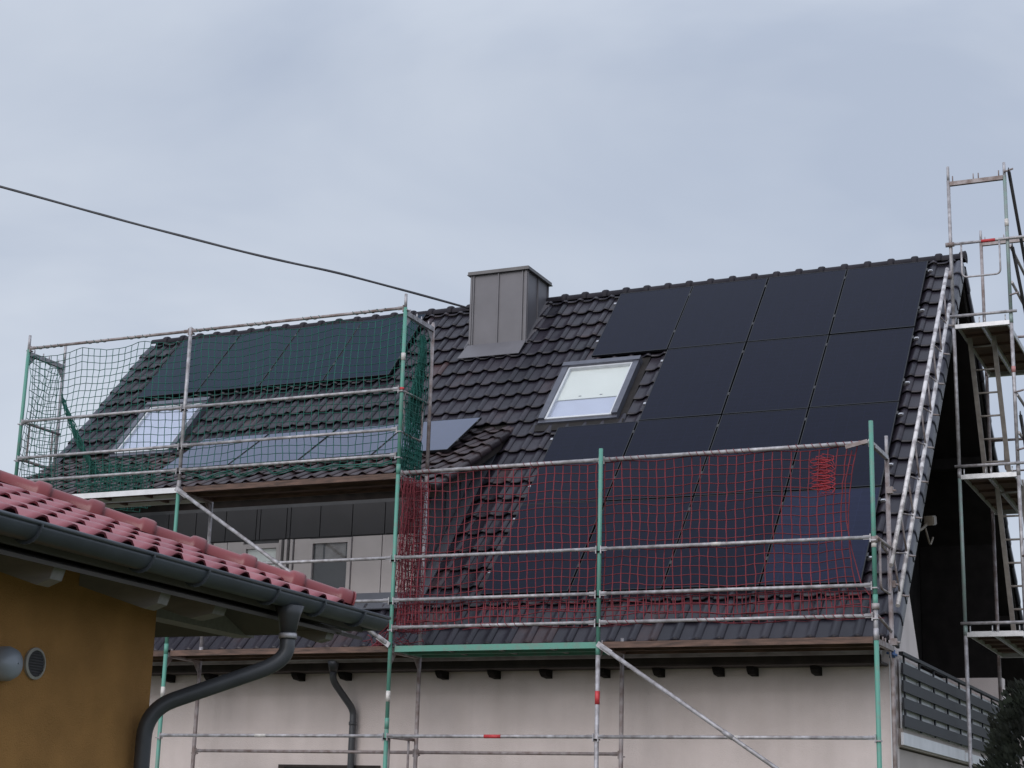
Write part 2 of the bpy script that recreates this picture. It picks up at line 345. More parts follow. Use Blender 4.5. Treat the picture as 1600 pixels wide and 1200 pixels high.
# verge tiles: rounded edge with a flange, one per course
for xs, sg in ((XR, 1), (XL, -1)):
    for pos in (main, rear):
        t = MB(); v = VE
        rn = random.Random(int(xs*10))
        while v > .2:
            va = max(.06, v-.352-.02); tt = rn.random()
            pr = [(-.12, .03), (-.085, .052), (-.05, .062), (-.018, .05), (0, .022), (.004, -.02), (.004, -.13), (-.02, -.13)]
            b = len(t.v); n = len(pr)
            for vv, l in ((va, 0), (v-.04, .032), (v, .034)):
                for dx, h in pr: t.v.append(tuple(pos(xs+sg*(dx+l*.25), vv, h+l*.8)))
            for k in range(2):
                for i in range(n-1): q = b+k*n+i; t.face((q, q+1, q+n+1, q+n), True, tt)
            t.face(tuple(b+2*n+i for i in range(n)), False, 0)
            v -= .352
        t.build('verge_tiles', M['verge'], roofo)
t = MB(); cap_row(t, (XL-.02, YR, ZR+.005), (-1.75, YR, ZR+.005), (0, 0, 1), .338, .078, .026, 2); t.build('ridge_tiles', M['ridge'], roofo)
t = MB(); cap_row(t, (-.80, YR, ZR+.005), (XR+.03, YR, ZR+.005), (0, 0, 1), .338, .078, .026, 3); t.build('ridge_tiles', M['ridge'], roofo)
s = MB()
for x in (XR+.012,):
    s.extrude([(x, YR+.115*math.cos(a), ZR+.0+.11*math.sin(a)) for a in [R(-20+220*i/12) for i in range(13)]], (.012, 0, 0))
s.build('ridge_end', M['ridge'], roofo)

# dormer
dm = MB(); dm.hexa([dorm(XL+.05, SD-.1, -.14), dorm(XD-.04, SD-.1, -.14), dorm(XD-.04, 0, -.14), dorm(XL+.05, 0, -.14), dorm(XL+.05, SD-.1, 0), dorm(XD-.04, SD-.1, 0), dorm(XD-.04, 0, 0), dorm(XL+.05, 0, 0)])
dormer = dm.build('dormer', M['dark_wood'], house)
t = MB(); tile_field(t, dorm, XL+.1, XD-.06, -.12, SD, .2535, .352, bias=.12); t.build('dormer_tiles', M['tile_dormer'], dormer)
t = MB(); v = SD; rn = random.Random(3)
while v > .0:
    va = max(-.1, v-.37); tt = rn.random(); pr = [(-.10, .02), (-.07, .03), (-.04, .034), (-.012, .028), (0, .012), (.004, -.01), (.004, -.055), (-.02, -.055)]; b = len(t.v); n = len(pr)
    for vv, l in ((va, 0), (v-.04, .032), (v, .034)):
        for dx, h in pr: t.v.append(tuple(dorm(XD+dx+l*.25, vv, h+l*.8)))
    for k in range(2):
        for i in range(n-1): q = b+k*n+i; t.face((q, q+1, q+n+1, q+n), True, tt)
    t.face(tuple(b+2*n+i for i in range(n)), False, 0); v -= .352
t.build('dormer_verge_tiles', M['tile_dormer'], dormer)
# dormer front wall: slate cladding above, windows and off-white panels below
YD = 1.56; ZB = .80
XW = -.50
def zmain(y): return ZR-(YR-y)*math.tan(TH)
s = MB()
ztop = dorm(0, (K0.y-YD)/CP, -.14).z
s.box((XL+.25, YD, ZB-.3), (XW, YD+.16, ztop+.02)); s.build('dormer_wall', M['seam'], dormer)
s = MB()
zs0, zs1 = 1.585, ztop-.03
x = XW-.02; i = 0
for wdt in [.47, .47, .47, .44, .06, .40, .06, .47, .47, .44, .47, .47, .47, .47, .47, .47]:
    if x-wdt < XL+.3: break
    s.box((x-wdt+.012, YD-.025, zs0), (x, YD+.01, zs1)); x -= wdt
s.build('upper_cladding', M['clad_dark'], dormer)
for xa, xb in ((XW-.02, -.74), (-.752, -1.0), (-1.012, -1.43), (-2.06, -2.28), (-3.06, -3.30), (-3.31, -3.52), (-4.6, -5.2)):
    s = MB(); s.box((xb, YD-.03, .80), (xa, YD+.01, zs0-.02)); s.build('cladding_panel', M['clad_white'], dormer)
for x in (-2.30, -2.385, -2.47, -3.55, -3.65, -3.75, -3.85, -3.95): s = MB(); s.box((x-.037, YD-.05, .80), (x, YD+.01, zs0-.02)); s.build('cladding_strip', M['clad_white'], dormer)
def window(x0, x1, z0, z1, bright):
    fr = MB(); y = YD
    for a, b in (((x0, z0), (x0+.05, z1)), ((x1-.05, z0), (x1, z1)), ((x0+.05, z1-.06), (x1-.05, z1)), ((x0+.05, z0), (x1-.05, z0+.06))):
        fr.box((a[0], y-.055, a[1]), (b[0], y+.01, b[1]))
    w = fr.build('window', M['clad_white'], dormer)
    gl = MB(); gl.box((x0+.052, y-.03, z0+.062), (x1-.052, y-.022, z1-.062)); gl.build('pane', M['glass'], w)
    ins = MB(); ins.box((x0+.052, y-.012, z0+.062), (x1-.052, y-.004, z1-.062)); ins.build('interior', M['dark_inside'] if not bright else M['blind_reflection_white'], w)  # bright window: white backing stands in for the reflection on its pane
    return w
w2 = window(-2.05, -1.44, .80, zs0-.03, False)
s = MB(); s.box((-1.83, YD-.020, 1.28), (-1.53, YD-.016, 1.50)); s.box((-1.97, YD-.020, 1.28), (-1.86, YD-.016, 1.50)); s.build('painted_reflection', M['gutter_old'], w2)  # pale patches painted in for the reflection in the upper pane
window(-3.05, -2.49, 1.02, zs0-.06, True)
window(-5.8, -4.9, .9, zs0-.06, False)
s = MB(); s.box((XL+.3, YD-.09, .765), (XW+.01, YD+.02, .795)); s.build('sill', M['white_paint'], dormer)
s = MB(); s.hexa([main(XL+.3, 7.22, .06), main(XW+.03, 7.22, .06), main(XW+.03, 6.92, .06), main(XL+.3, 6.92, .06), main(XL+.3, 7.22, .08), main(XW+.03, 7.22, .08), main(XW+.03, 6.92, .08), main(XL+.3, 6.92, .08)])
s.box((XL+.3, YD-.035, .60), (XW+.012, YD-.01, .763)); s.build('apron_flashing', M['clad_cheek'], dormer)
# right cheek with standing seams
s = MB(); ya, yb = YD, K0.y
zd = lambda y: K0.z-(K0.y-y)*math.tan(PH)-.15
s.extrude([(XW, ya, zmain(ya)-.05), (XW, yb, zmain(yb)-.1), (XW, ya, zd(ya))], (-.12, 0, 0))
y = ya+.25
while y < yb-.3: s.box((XW-.02, y-.008, zmain(y)), (XW+.022, y+.008, zd(y))); y += .42
s.box((XW-.01, ya-.04, ZB-.2), (XW+.028, ya+.06, zd(ya)))
s.build('cheek', M['clad_cheek'], dormer)
s = MB()
s.hexa([main(XW+.02, 7.6, .05), main(XW+.16, 7.6, .035), main(XW+.16, VK+.1, .035), main(XW+.02, VK+.1, .05), main(XW+.02, 7.6, .07), main(XW+.16, 7.6, .055), main(XW+.16, VK+.1, .055), main(XW+.02, VK+.1, .07)])
s.build('valley_flashing', M['clad_cheek'], dormer)

# chimney
CX0, CX1, CY0, CY1, CZ = -1.73, -.81, 5.30, 6.12, 6.28
s = MB(); s.box((CX0, CY0, 4.6), (CX1, CY1, CZ-.04)); ch = s.build('chimney', M['zinc'], house)
s = MB()
for x in (CX0+.045, (CX0+CX1)/2, CX1-.06): s.box((x-.009, CY0-.022, 5.03), (x+.009, CY0-.001, CZ-.05))
for y in (CY0+.02, (CY0+CY1)/2, CY1-.02): s.box((CX1+.001, y-.009, 5.05), (CX1+.022, y+.009, CZ-.05))
s.box((CX0-.012, CY0-.014, 5.0), (CX0+.02, CY0+.05, CZ-.05)); s.box((CX1-.022, CY0-.016, 5.0), (CX1+.014, CY0+.05, CZ-.05))
s.build('seam', M['zinc'], ch)
s = MB(); s.box((CX0-.045, CY0-.045, CZ-.04), (CX1+.045, CY1+.045, CZ)); s.box((CX0-.055, CY0-.055, CZ-.055), (CX1+.055, CY1+.055, CZ-.042)); s.build('cap', M['zinc_dark'], ch)
s = MB()
def onroof(x0, x1, v0, v1, n0, n1, xb0=None, xb1=None):
    xb0 = x0 if xb0 is None else xb0; xb1 = x1 if xb1 is None else xb1
    s.hexa([main(xb0, v1, n0), main(xb1, v1, n0), main(x1, v0, n0), main(x0, v0, n0), main(xb0, v1, n1), main(xb1, v1, n1), main(x1, v0, n1), main(x0, v0, n1)])
onroof(CX0-.02, CX1+.03, 1.19, 1.54, .075, .085, CX0-.07, CX1+.02)
onroof(CX1-.02, CX1+.10, .05, 1.22, .045, .055); onroof(CX0-.08, CX0+.02, .05, 1.22, .045, .055)
s.box((CX0-.005, CY0-.02, 4.98), (CX1+.005, CY0, 5.045))
s.build('apron', M['zinc'], ch)

# roof windows
def roof_window(x0, x1, v0, v1, split):
    s = MB()
    def bar(a0, a1, b0, b1, n0, n1):
        s.hexa([main(a0, b1, n0), main(a1, b1, n0), main(a1, b0, n0), main(a0, b0, n0), main(a0, b1, n1), main(a1, b1, n1), main(a1, b0, n1), main(a0, b0, n1)])
    bar(x0, x0+.085, v0+.09, v1-.06, 0, .13); bar(x1-.085, x1, v0+.09, v1-.06, 0, .13)
    bar(x0-.01, x1+.01, v0, v0+.09, 0, .15); bar(x0, x1, v1-.06, v1, 0, .09)
    k = s.build('skylight', M['sky_frame'], house)
    s = MB(); bar(x0-.10, x0-.001, v0, v1+.12, .02, .035); bar(x1+.001, x1+.10, v0, v1+.12, .02, .035); bar(x0-.1, x1+.1, v1+.001, v1+.16, .05, .062); bar(x0-.1, x1+.1, v0-.12, v0-.001, .02, .035)
    s.build('flashing', M['under'], k)
    a0, a1, b0, b1 = x0+.087, x1-.087, v0+.092, v1-.062
    s = MB()
    bar(a0, a0+.03, b0, b1, .02, .11); bar(a1-.03, a1, b0, b1, .02, .11); bar(a0+.03, a1-.03, b0, b0+.03, .02, .11); bar(a0+.03, a1-.03, b1-.035, b1, .02, .105)
    s.build('sash', M['sky_sash'], k)
    s = MB(); bar(a0+.031, a1-.031, b0+.031, b1-.036, .085, .09); s.build('pane', M['glass'], k)
    vm = b0+(b1-b0)*split
    s = MB(); bar(a0+.031, a1-.031, b0+.031, vm, .05, .06)
    if split < .95:
        s.build('blind', M['blind_reflection_white'], k)
        s = MB(); bar(a0+.031, a1-.031, vm+.001, b1-.036, .035, .045); s.build('blind', M['blind_blue'], k)
        s = MB()
        for fx in (.36, .68): bar(a0+(a1-a0)*fx-.02, a0+(a1-a0)*fx+.02, vm-.07, vm-.055, .061, .064)
        s.build('pull_tab', M['sky_frame'], k)
    else: s.build('blind', M['blind_blue'], k)
    return k
roof_window(.10, 1.255, 2.02, 3.44, .60)
roof_window(-7.07, -5.90, 2.09, 3.47, 1.0)

# walls of the house
YF = 1.32
s = MB(); s.box((-7.95, YF, GZ), (5.37, YF+.3, .30)); wallf = s.build('front_wall', M['plaster'], house)
s = MB(); s.box((-7.95, 10.62, GZ), (5.37, 10.92, .30)); s.build('rear_wall', M['plaster'], house)
s = MB(); s.extrude([(-7.95, YF+.31, GZ), (-7.95, 10.61, GZ), (-7.95, 10.61, .35), (-7.95, YR, ZR-.26), (-7.95, YF+.31, .35)], (.3, 0, 0)); s.build('gable_wall', M['plaster'], house)
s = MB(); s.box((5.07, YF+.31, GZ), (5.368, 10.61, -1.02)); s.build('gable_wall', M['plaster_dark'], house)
# white corner bead and the triangular wing wall of the loggia
s = MB(); s.box((5.35, YF-.012, GZ), (5.40, YF+.05, -.12)); s.build('corner_strip', M['white_paint'], house)
s = MB(); s.extrude([(5.366, YF+.305, -.80), (5.366, 2.95, -.80), (5.366, 2.95, -.10), (5.366, 2.12, zmain(2.12)-.24), (5.366, YF+.305, zmain(YF+.305)-.24)], (-.24, 0, 0)); s.build('wing_wall', M['plaster'], house)
# loggia: recessed wall, dark cladding above, pale below
s = MB(); s.box((4.0, YF+.32, -.78), (4.2, 10.6, .12)); s.box((4.21, 9.0, -.78), (5.36, 9.25, .40)); s.build('loggia_wall', M['plaster'], house)
s = MB(); s.extrude([(4.2, YF+.6, .125), (4.2, 10.4, .125), (4.2, 10.4, zmain(2*YR-10.4)-.24), (4.2, YR, ZR-.27), (4.2, YF+.6, max(.13, zmain(YF+.6)-.24))], (-.18, 0, 0))
s.extrude([(4.21, 9.02, .405), (5.3, 9.02, .405), (5.3, 9.02, zmain(2*YR-9.02)-.25), (4.21, 9.02, zmain(2*YR-9.02)-.25)], (0, .2, 0))
x = YF+.8
s.build('loggia_cladding', M['loggia_wood'], house)
# balcony: slab, white fascia, slat railing
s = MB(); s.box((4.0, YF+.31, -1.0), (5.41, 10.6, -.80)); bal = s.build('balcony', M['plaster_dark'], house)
s = MB(); s.box((5.412, YF+.20, -.98), (5.44, 5.2, -.85)); s.box((5.412, 5.21, -.98), (5.45, 9.6, -.87)); s.build('fascia', M['white_paint'], bal)
s = MB(); zt = -.03
for k in range(4): s.box((5.445, YF+.16, zt-.085-k*.185-.12), (5.465, 9.7, zt-.085-k*.185))
s.build('railing_slats', M['balc_slat'], bal)
s = MB(); s.box((5.385, YF+.31, -.80), (5.405, 9.65, zt-.03)); s.build('added_gap_backing', M['white_paint'], bal)  # white sheet added behind the slats so their gaps look lit
s = MB(); y = YF+.35
while y < 9.7: s.box((5.425, y-.02, -.80), (5.444, y+.02, zt)); y += .83
s.box((5.42, YF+.16, zt), (5.47, 9.7, zt+.035)); s.build('railing_post', M['balc_slat'], bal)
# eaves: gutter, boards, rafter feet, downpipe
ge = MB(); GY, GZ0, GR = .885, -.012, .075
def half_pipe(mb, p0, p1, r, a0=180, a1=360, th=.006, n=12):
    p0, p1 = Vector(p0), Vector(p1); d = (p1-p0).normalized(); sd = Vector((d.y, -d.x, 0)); up = Vector((0, 0, 1))
    pr = [(math.cos(R(a0+(a1-a0)*i/n))*r, math.sin(R(a0+(a1-a0)*i/n))*r) for i in range(n+1)]
    pr += [(math.cos(R(a1-(a1-a0)*i/n))*(r-th), math.sin(R(a1-(a1-a0)*i/n))*(r-th)) for i in range(n+1)]
    b = len(mb.v)
    for p in (p0, p1):
        for x, z in pr: mb.v.append(tuple(p+sd*x+up*z))
    k = len(pr)
    for i in range(k): j = (i+1) % k; mb.face((b+i, b+j, b+k+j, b+k+i), i != n and i != k-1)
    mb.tube([p0+sd*r+up*.004, p1+sd*r+up*.004], .011, 8)
    for p in (p0, p1): # end discs
        c = len(mb.v)
        for i in range(n+1): x, z = pr[i]; mb.v.append(tuple(p+sd*x+up*z))
        mb.face(tuple(range(c, c+n+1)))
half_pipe(ge, (XL+.1, GY, GZ0), (5.36, GY, GZ0), GR)
gut = ge.build('gutter', M['gutter_old'], house)
s = MB(); s.box((XL+.1, GY+.08, -.17), (5.34, YF-.005, -.145)); s.box((XL+.1, GY+.085, -.143), (5.34, GY+.11, .06)); s.build('eaves_board', M['dark_wood'], house)
rx = [-7.1, -6.2, -5.4, -4.5, -3.85, -3.20, -1.92, -1.26, .06, .74, 1.40, 2.12, 2.78, 3.48, 3.87, 4.58]
for x in rx:
    s = MB(); s.extrude([(x-.04, YF-.002, -.262), (x-.04, YF-.16, -.25), (x-.04, YF-.21, -.21), (x-.04, YF-.225, -.172), (x-.04, YF-.002, -.172)], (.08, 0, 0)); s.build('rafter_foot', M['loggia_wood'], house)
s = MB(); s.tube([(-1.24, GY, -.07), (-1.24, GY, -.13), (-1.24, GY, -.19)], .075, 14, r2=.045)
pts = soft([(-1.24, GY, -.19), (-1.24, GY+.01, -.30), (-1.13, YF-.09, -.62), (-1.13, YF-.09, -.75), (-1.13, YF-.09, GZ)], .10)
s.tube(pts, .042, 14); s.tube([(-1.13, YF-.09, -.80), (-1.13, YF-.09, -.76)], .049, 14); s.build('downpipe', M['pipe_grey'], house)
s = MB(); s.box((-2.1, YF-.012, -2.75), (-.85, YF-.001, -1.30)); gw = s.build('window', M['dark_inside'], house)
s = MB()
for a, b in (((-2.18, -2.8), (-2.1, -1.27)), ((-.85, -2.8), (-.77, -1.27)), ((-2.1, -1.30), (-.85, -1.27)), ((-1.5, -2.75), (-1.44, -1.30))): s.box((a[0], YF-.03, a[1]), (b[0], YF-.0, b[1]))
s.build('frame', M['dark_wood'], gw)
# small flood light bracket under the right verge
lp = MB(); lp.tube(soft([(5.37, 2.62, 1.52), (5.42, 2.9, 1.56), (5.47, 3.15, 1.70)], .1), .018, 8); lp.tube(soft([(5.45, 3.05, 1.62), (5.47, 3.2, 1.42), (5.48, 3.35, 1.55)], .08), .012, 8)
lamp = lp.build('outdoor_lamp', M['lamp_beige'])
tag(lamp, 'small beige floodlight on a bent bracket under the right roof verge', 'lamp')
s = MB(); s.obox((5.48, 3.2, 1.73), (.05, 0, 0), (0, .10, .02), (0, -.01, .055)); s.obox((5.535, 3.21, 1.73), (.006, 0, 0), (0, .085, .017), (0, -.008, .045)); s.build('lamp_head', M['lamp_beige'], lamp)

# ================================================================ solar panels
PW, PHH = 1.134, 1.71
def make_panel(cells, name, h=PHH):
    root = bpy.data.objects.new(name, None); COL.objects.link(root); root.empty_display_size = .2; ORG[root.name] = (0, 0, 0)
    s = MB(); s.box((.011, .011, -.012), (PW-.011, h-.011, .0)); s.build('cells', cells, root)
    s = MB()
    for a, b in (((0, 0), (PW, .011)), ((0, h-.011), (PW, h)), ((0, .0111), (.011, h-.0111)), ((PW-.011, .0111), (PW, h-.0111))): s.box((a[0], a[1], -.03), (b[0], b[1], .002))
    s.build('frame', M['frame_black'], root)
    for y in (h*.27, h*.86):
        s = MB(); s.box((PW+.001, y-.03, -.02), (PW+.019, y+.03, .005)); s.build('clamp', M['clamp'], root)
    return root
proto = {}
def put_panel(kind, loc, ang, label, group):
    if kind not in proto: o = proto[kind] = make_panel(*{'black': (M['cells'], 'solar_panel', PHH), 'blue': (M['cells_blue'], 'solar_panel', PHH), 'teal': (M['cells_teal'], 'solar_panel', PHH), 'short': (M['cells_sheen'], 'solar_panel', 1.22)}[kind])
    else: o = copy_tree(proto[kind])
    o.location = loc; o.rotation_euler = (ang+R(random.uniform(-.25, .25)), R(random.uniform(-.15, .15)), 0); tag(o, label, 'solar panel', group)
U0, V0, DU, DV = .459, .151, 1.154, 1.7296
rown = ['top row at the ridge', 'second row from the ridge', 'third row from the ridge', 'bottom row behind the red net']
coln = ['leftmost', 'second from the left', 'third from the left', 'rightmost']
for r in range(4):
    for c in range(4):
        if r == 1 and c == 0: continue
        x, v = U0+c*DU, V0+r*DV
        k = 'blue' if (r == 3 and c == 3) else 'black'
        if r == 1: cn = ['', 'beside the skylight', 'in the middle', 'at the right verge'][c]
        else: cn = coln[c]
        lab = f'matt black solar panel, {cn} in the {rown[r]}'
        if r == 0 and c == 0: lab = 'matt black solar panel above the skylight, touching the ridge beside the bare tiles'
        if r == 2 and c == 0: lab = 'matt black solar panel directly below the right skylight'
        if k == 'blue': lab = 'bluish, lighter solar panel at the right end of the bottom row behind the red net'
        put_panel(k, main(x+.01, v+DV-.01, .12), TH, lab, 'solar panels on the right roof slope')
for c in range(4):
    lab = ['dark solar panel at the left verge above the left skylight', 'dark solar panel behind the green net, second from the left verge', 'dark solar panel behind the green net, third from the left verge', 'dark solar panel behind the green scaffold post, nearest the chimney'][c]
    put_panel('teal', main(-7.42+c*DU+.01, V0+DV-.01, .12), TH, lab, 'dark solar panels on the left roof slope')
for c in range(4):
    lab = ['pale reflecting solar panel on the dormer, below the left skylight', 'pale reflecting solar panel on the dormer, second from the left', 'pale reflecting solar panel on the dormer, third from the left', 'pale reflecting solar panel on the dormer, right of the green post'][c]
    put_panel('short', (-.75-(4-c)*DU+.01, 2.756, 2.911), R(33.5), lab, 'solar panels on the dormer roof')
rn_ = ['ridge row', 'second row', 'third row', 'bottom row']
for r in range(4):
    for i, fr in enumerate((.13, .73)):
        v = V0+r*DV+fr*DV; x0 = U0-.05 if r != 1 else U0+DU-.05
        s = MB(); s.obox((main((x0+5.14)/2, v, .065)), (.5*(5.14-x0), 0, 0), main(0, -.02, 0)-main(0, 0, 0), (main(0, 0, .018)-main(0, 0, 0)))
        s.obox(main(5.115, v+.02, .09), (.02, 0, 0), main(0, -.012, 0)-main(0, 0, 0), main(0, 0, .016)-main(0, 0, 0))
        tag(s.build('mounting_rail', M['rail_alu']), f'aluminium mounting rail end sticking out beside the {"upper" if i == 0 else "lower"} part of the {rn_[r]} of panels', 'mounting rail', 'mounting rails under the right panels')
# ================================================================ facade scaffold
X0, X1, X2, X3, X4 = -5.60, -3.05, 0., 2.52, 5.51
YB = .73; Z5, Z2 = .514, .2
sc = empty('scaffold', (0, 0, GZ), 'teal and grey steel facade scaffold with plank decks along the long house front', 'scaffold')
def tubes(name, lst, material, parent, r=.0225):
    s = MB()
    for p in lst: s.tube(p, r, 12)
    return s.build(name, material, parent)
def post(parent, x, y, segs, stub=.0, bands=()):
    """one standard: segments (z0, z1, material); the first carries the others"""
    s = MB(); z0, z1, mm = segs[0]; s.tube([(x, y, z0), (x, y, z1)], .0245, 12)
    if z0 < GZ+.5: s.box((x-.07, y-.07, GZ), (x+.07, y+.07, GZ+.012))
    o = s.build('post', mm, parent)
    for a, b, mm in segs[1:]:
        s = MB(); s.tube([(x, y, a), (x, y, b)], .0235, 12); s.tube([(x, y, a-.02), (x, y, a+.1)], .0262, 12); s.build('post_section', mm, o)
    for a, b, mm in bands:
        s = MB(); s.tube([(x, y, a), (x, y, b)], .0268, 12); s.build('label_band', mm, o)
    s = MB(); zt = max(q[1] for q in segs)
    s.tube([(x, y, zt-.01), (x, y, zt+stub)], .019, 10)
    if stub: s.build('spigot', M['galv'], o)
    return o
TL, GV, GRu = M['teal'], M['galv'], M['galv_rust']
post(sc, X0, 0, [(GZ, 2.05, GV), (2.05, 3.98, TL)], .2)
post(sc, X1, 0, [(GZ, -.02, TL), (-.02, 1.98, TL), (1.98, 4.03, GV)], .02, [(-.55, -.43, M['sticker_white'])])
post(sc, X2, 0, [(GZ, -.9, TL), (-.9, 2.0, TL), (2.0, 4.0, TL)], .17, [(-.62, -.50, M['sticker_white']), (3.35, 3.44, M['sticker_white']), (2.99, 3.02, M['sticker_red'])])
post(sc, X3, 0, [(GZ, -.12, GV), (-.12, 2.12, TL)], 0, [(-.66, -.52, M['sticker_red'])])
post(sc, X4, 0, [(GZ, -.02, TL), (-.02, .32, GV), (.32, 2.22, TL)], 0, [(.90, .96, M['sticker_white'])])
post(sc, X0, YB, [(GZ, 2.05, GV), (2.05, 3.98, GV)], .28)
post(sc, X1, YB, [(GZ, .02, GRu), (.02, 1.95, GV)], 0)
post(sc, X2, YB, [(GZ, -.02, GRu), (-.02, 2.0, GV), (2.0, 4.0, GRu)], .02)
post(sc, X3, YB, [(GZ, -.0, GRu)], .12)
post(sc, X4, YB, [(GZ, 1.98, GRu)], .24)
def rail(parent, a, b, z, mm, y=-.028, name='guard_rail', r=.019):
    s = MB(); s.tube([(a+.03, y, z), (b-.03, y, z)], r, 12)
    for x, sg in ((a, 1), (b, -1)):     # flattened ends and wedge cups
        s.box((x+sg*.028, y-.008, z-.022), (x+sg*.10, y+.006, z+.022)); s.box((x-sg*.03, y-.012, z-.035), (x+sg*.03, y+.055, z-.022)); s.box((x+sg*.022, y-.015, z-.05), (x+sg*.034, y+.01, z+.035))
    return s.build(name, mm, parent)
for a, b in ((X2, X3), (X3, X4)):
    rail(sc, a, b, Z2+.005, GV); rail(sc, a, b, Z5, GV); rail(sc, a, b, 1.0, GV); rail(sc, a, b, 2.0, GV, .03, r=.022)
rail(sc, X1, X2, Z5, GV); rail(sc, X1, X2, 1.0, GV); rail(sc, X0, X1, 1.0, GV); rail(sc, X0, X1, Z5, GV)
for a, b in ((X0, X1), (X1, X2)):
    for z in (2+Z2+.005, 2+Z5, 3.0): rail(sc, a, b, z, GV)
    rail(sc, a, b, 4.0, GRu, 0.0)
for a, b in ((X1, X2), (X2, X3), (X3, X4)): rail(sc, a, b, -1.0, GV)
rail(sc, X2, X3, -1.14, GRu, YB, 'ledger'); rail(sc, X1, X2, -1.14, GRu, YB, 'ledger')
for xa, z, dx in ((X3+1.35, 1.0, .12), (X3+2.0, -1.0, .12), (X2+1.2, -1.0, .15), (X1+1.55, -1.0, .16)):
    pass
s = MB(); s.tube([(X2+1.22, -.028, -1.0), (X2+1.42, -.028, -1.0)], .0205, 12); s.build('label_band', M['sticker_red'], sc)
s = MB(); s.tube([(X3+1.28, -.028, 1.0), (X3+1.38, -.028, 1.0)], .0205, 12); s.tube([(X3+1.45, -.028, -1.0), (X3+1.56, -.028, -1.0)], .0205, 12); s.tube([(X1+1.35, -.028, -1.0), (X1+1.5, -.028, -1.0)], .0205, 12); s.build('label_band', M['sticker_white'], sc)
# decks
def deck(parent, a, b, z, edge, under, y0=.03, y1=.70, ribs=True):
    s = MB(); w = (y1-y0)/2-.01
    for k in range(2):
        ya = y0+k*(w+.02); s.box((a+.04, ya+.018, z-.012), (b-.04, ya+w-.018, z)); 
        if ribs:
            n = int((b-a)/.55)
            for i in range(1, n): x = a+(b-a)*i/n; s.box((x-.02, ya+.02, z-.045), (x+.02, ya+w-.02, z-.0125))
    o = s.build('deck', under, parent)
    s = MB()
    for k in range(2):
        ya = y0+k*(w+.02)
        for yy in (ya, ya+w-.016): s.box((a+.04, yy, z-.062), (b-.04, yy+.016, z+.004))
        for x in (a+.045, b-.065): s.box((x, ya+.017, z-.06), (x+.02, ya+w-.017, z-.013))
    s.build('deck_edge', edge, o)
    return o
deck(sc, X0, X1, 2.0, M['white_edge'], M['deck_wood']); deck(sc, X1, X2, 2.0, M['deck_edge'], M['deck_wood'], ribs=False)
deck(sc, X0, X1, 0, M['deck_edge'], M['deck_wood'], ribs=False); deck(sc, X1, X2, 0, M['deck_edge'], M['deck_wood'], ribs=False); deck(sc, X2, X3, 0, M['teal'], M['gutter_old']); deck(sc, X3, X4, 0, M['deck_edge'], M['deck_wood'], ribs=False)
for a, b in ((X0, X1), (X1, X2), (X2, X3), (X3, X4)): deck(sc, a, b, -2.0, M['deck_edge'], M['deck_wood'], ribs=False)
def transom(parent, x, z, mm, y0=0, y1=YB, plate=True):
    s = MB(); s.beam((x, y0+.02, z-.05), (x, y1-.02, z-.05), .05, .055)
    if plate:
        for y, sg in ((y0, 1), (y1, -1)): s.extrude([(x-.004, y+sg*.02, z-.08), (x-.004, y+sg*.15, z-.08), (x-.004, y+sg*.02, z-.22)], (.008, 0, 0))
    for y in (y0+.12, y0+.30, y0+.42, y1-.12): s.tube([(x, y, z-.025), (x, y, z+.03)], .009, 8)
    return s.build('transom', mm, parent)
for x in (X0, X1, X2, X3, X4):
    transom(sc, x, 0, GRu); transom(sc, x, -2, GRu)
for x in (X0, X1, X2): transom(sc, x, 2, GRu)
for x in (X0, X2): transom(sc, x, 3.98, GV)
s = MB(); s.beam((X4, .0, 1.98), (X4, YB, 1.98), .04, .045); s.build('transom', GV, sc)
def end_guard(parent, x, z):    # U-shaped end guard rail under a straight tube
    s = MB(); s.tube([(x+.03, -.02, z), (x+.03, YB+.02, z)], .019, 10)
    s.tube(soft([(x+.03, .13, z), (x+.03, .13, z-.5), (x+.03, YB-.13, z-.5), (x+.03, YB-.13, z)], .07), .014, 8)
    return s.build('end_guard', GRu, parent)
end_guard(sc, X0, 3.0); end_guard(sc, X2-.06, 3.0); end_guard(sc, X2-.06, -1.0); end_guard(sc, X4, 1.0)
s = MB(); s.tube([(X0, -.02, 2.515), (X0, YB+.02, 2.515)], .019, 10); s.build('end_guard', GRu, sc)
def brace(parent, p, q, mm):
    s = MB(); p, q = Vector(p), Vector(q); s.tube([p, q], .0225, 12); d = (q-p).normalized()
    for e, k in ((p, 1), (q, -1)): s.beam(e+d*k*-.05, e+d*k*.14, .012, .06)
    s.tube([p+d*((q-p).length*.47), p+d*((q-p).length*.47+.12)], .027, 12)
    return s.build('brace', mm, parent)
brace(sc, (X1+.03, -.045, 1.95), (X2-.03, -.045, .03), M['galv']); brace(sc, (X3+.05, -.045, -.05), (X4-.05, -.045, -1.95), GV); brace(sc, (X0+.03, -.045, .0-.05), (X1-.03, -.045, -1.95), GV)
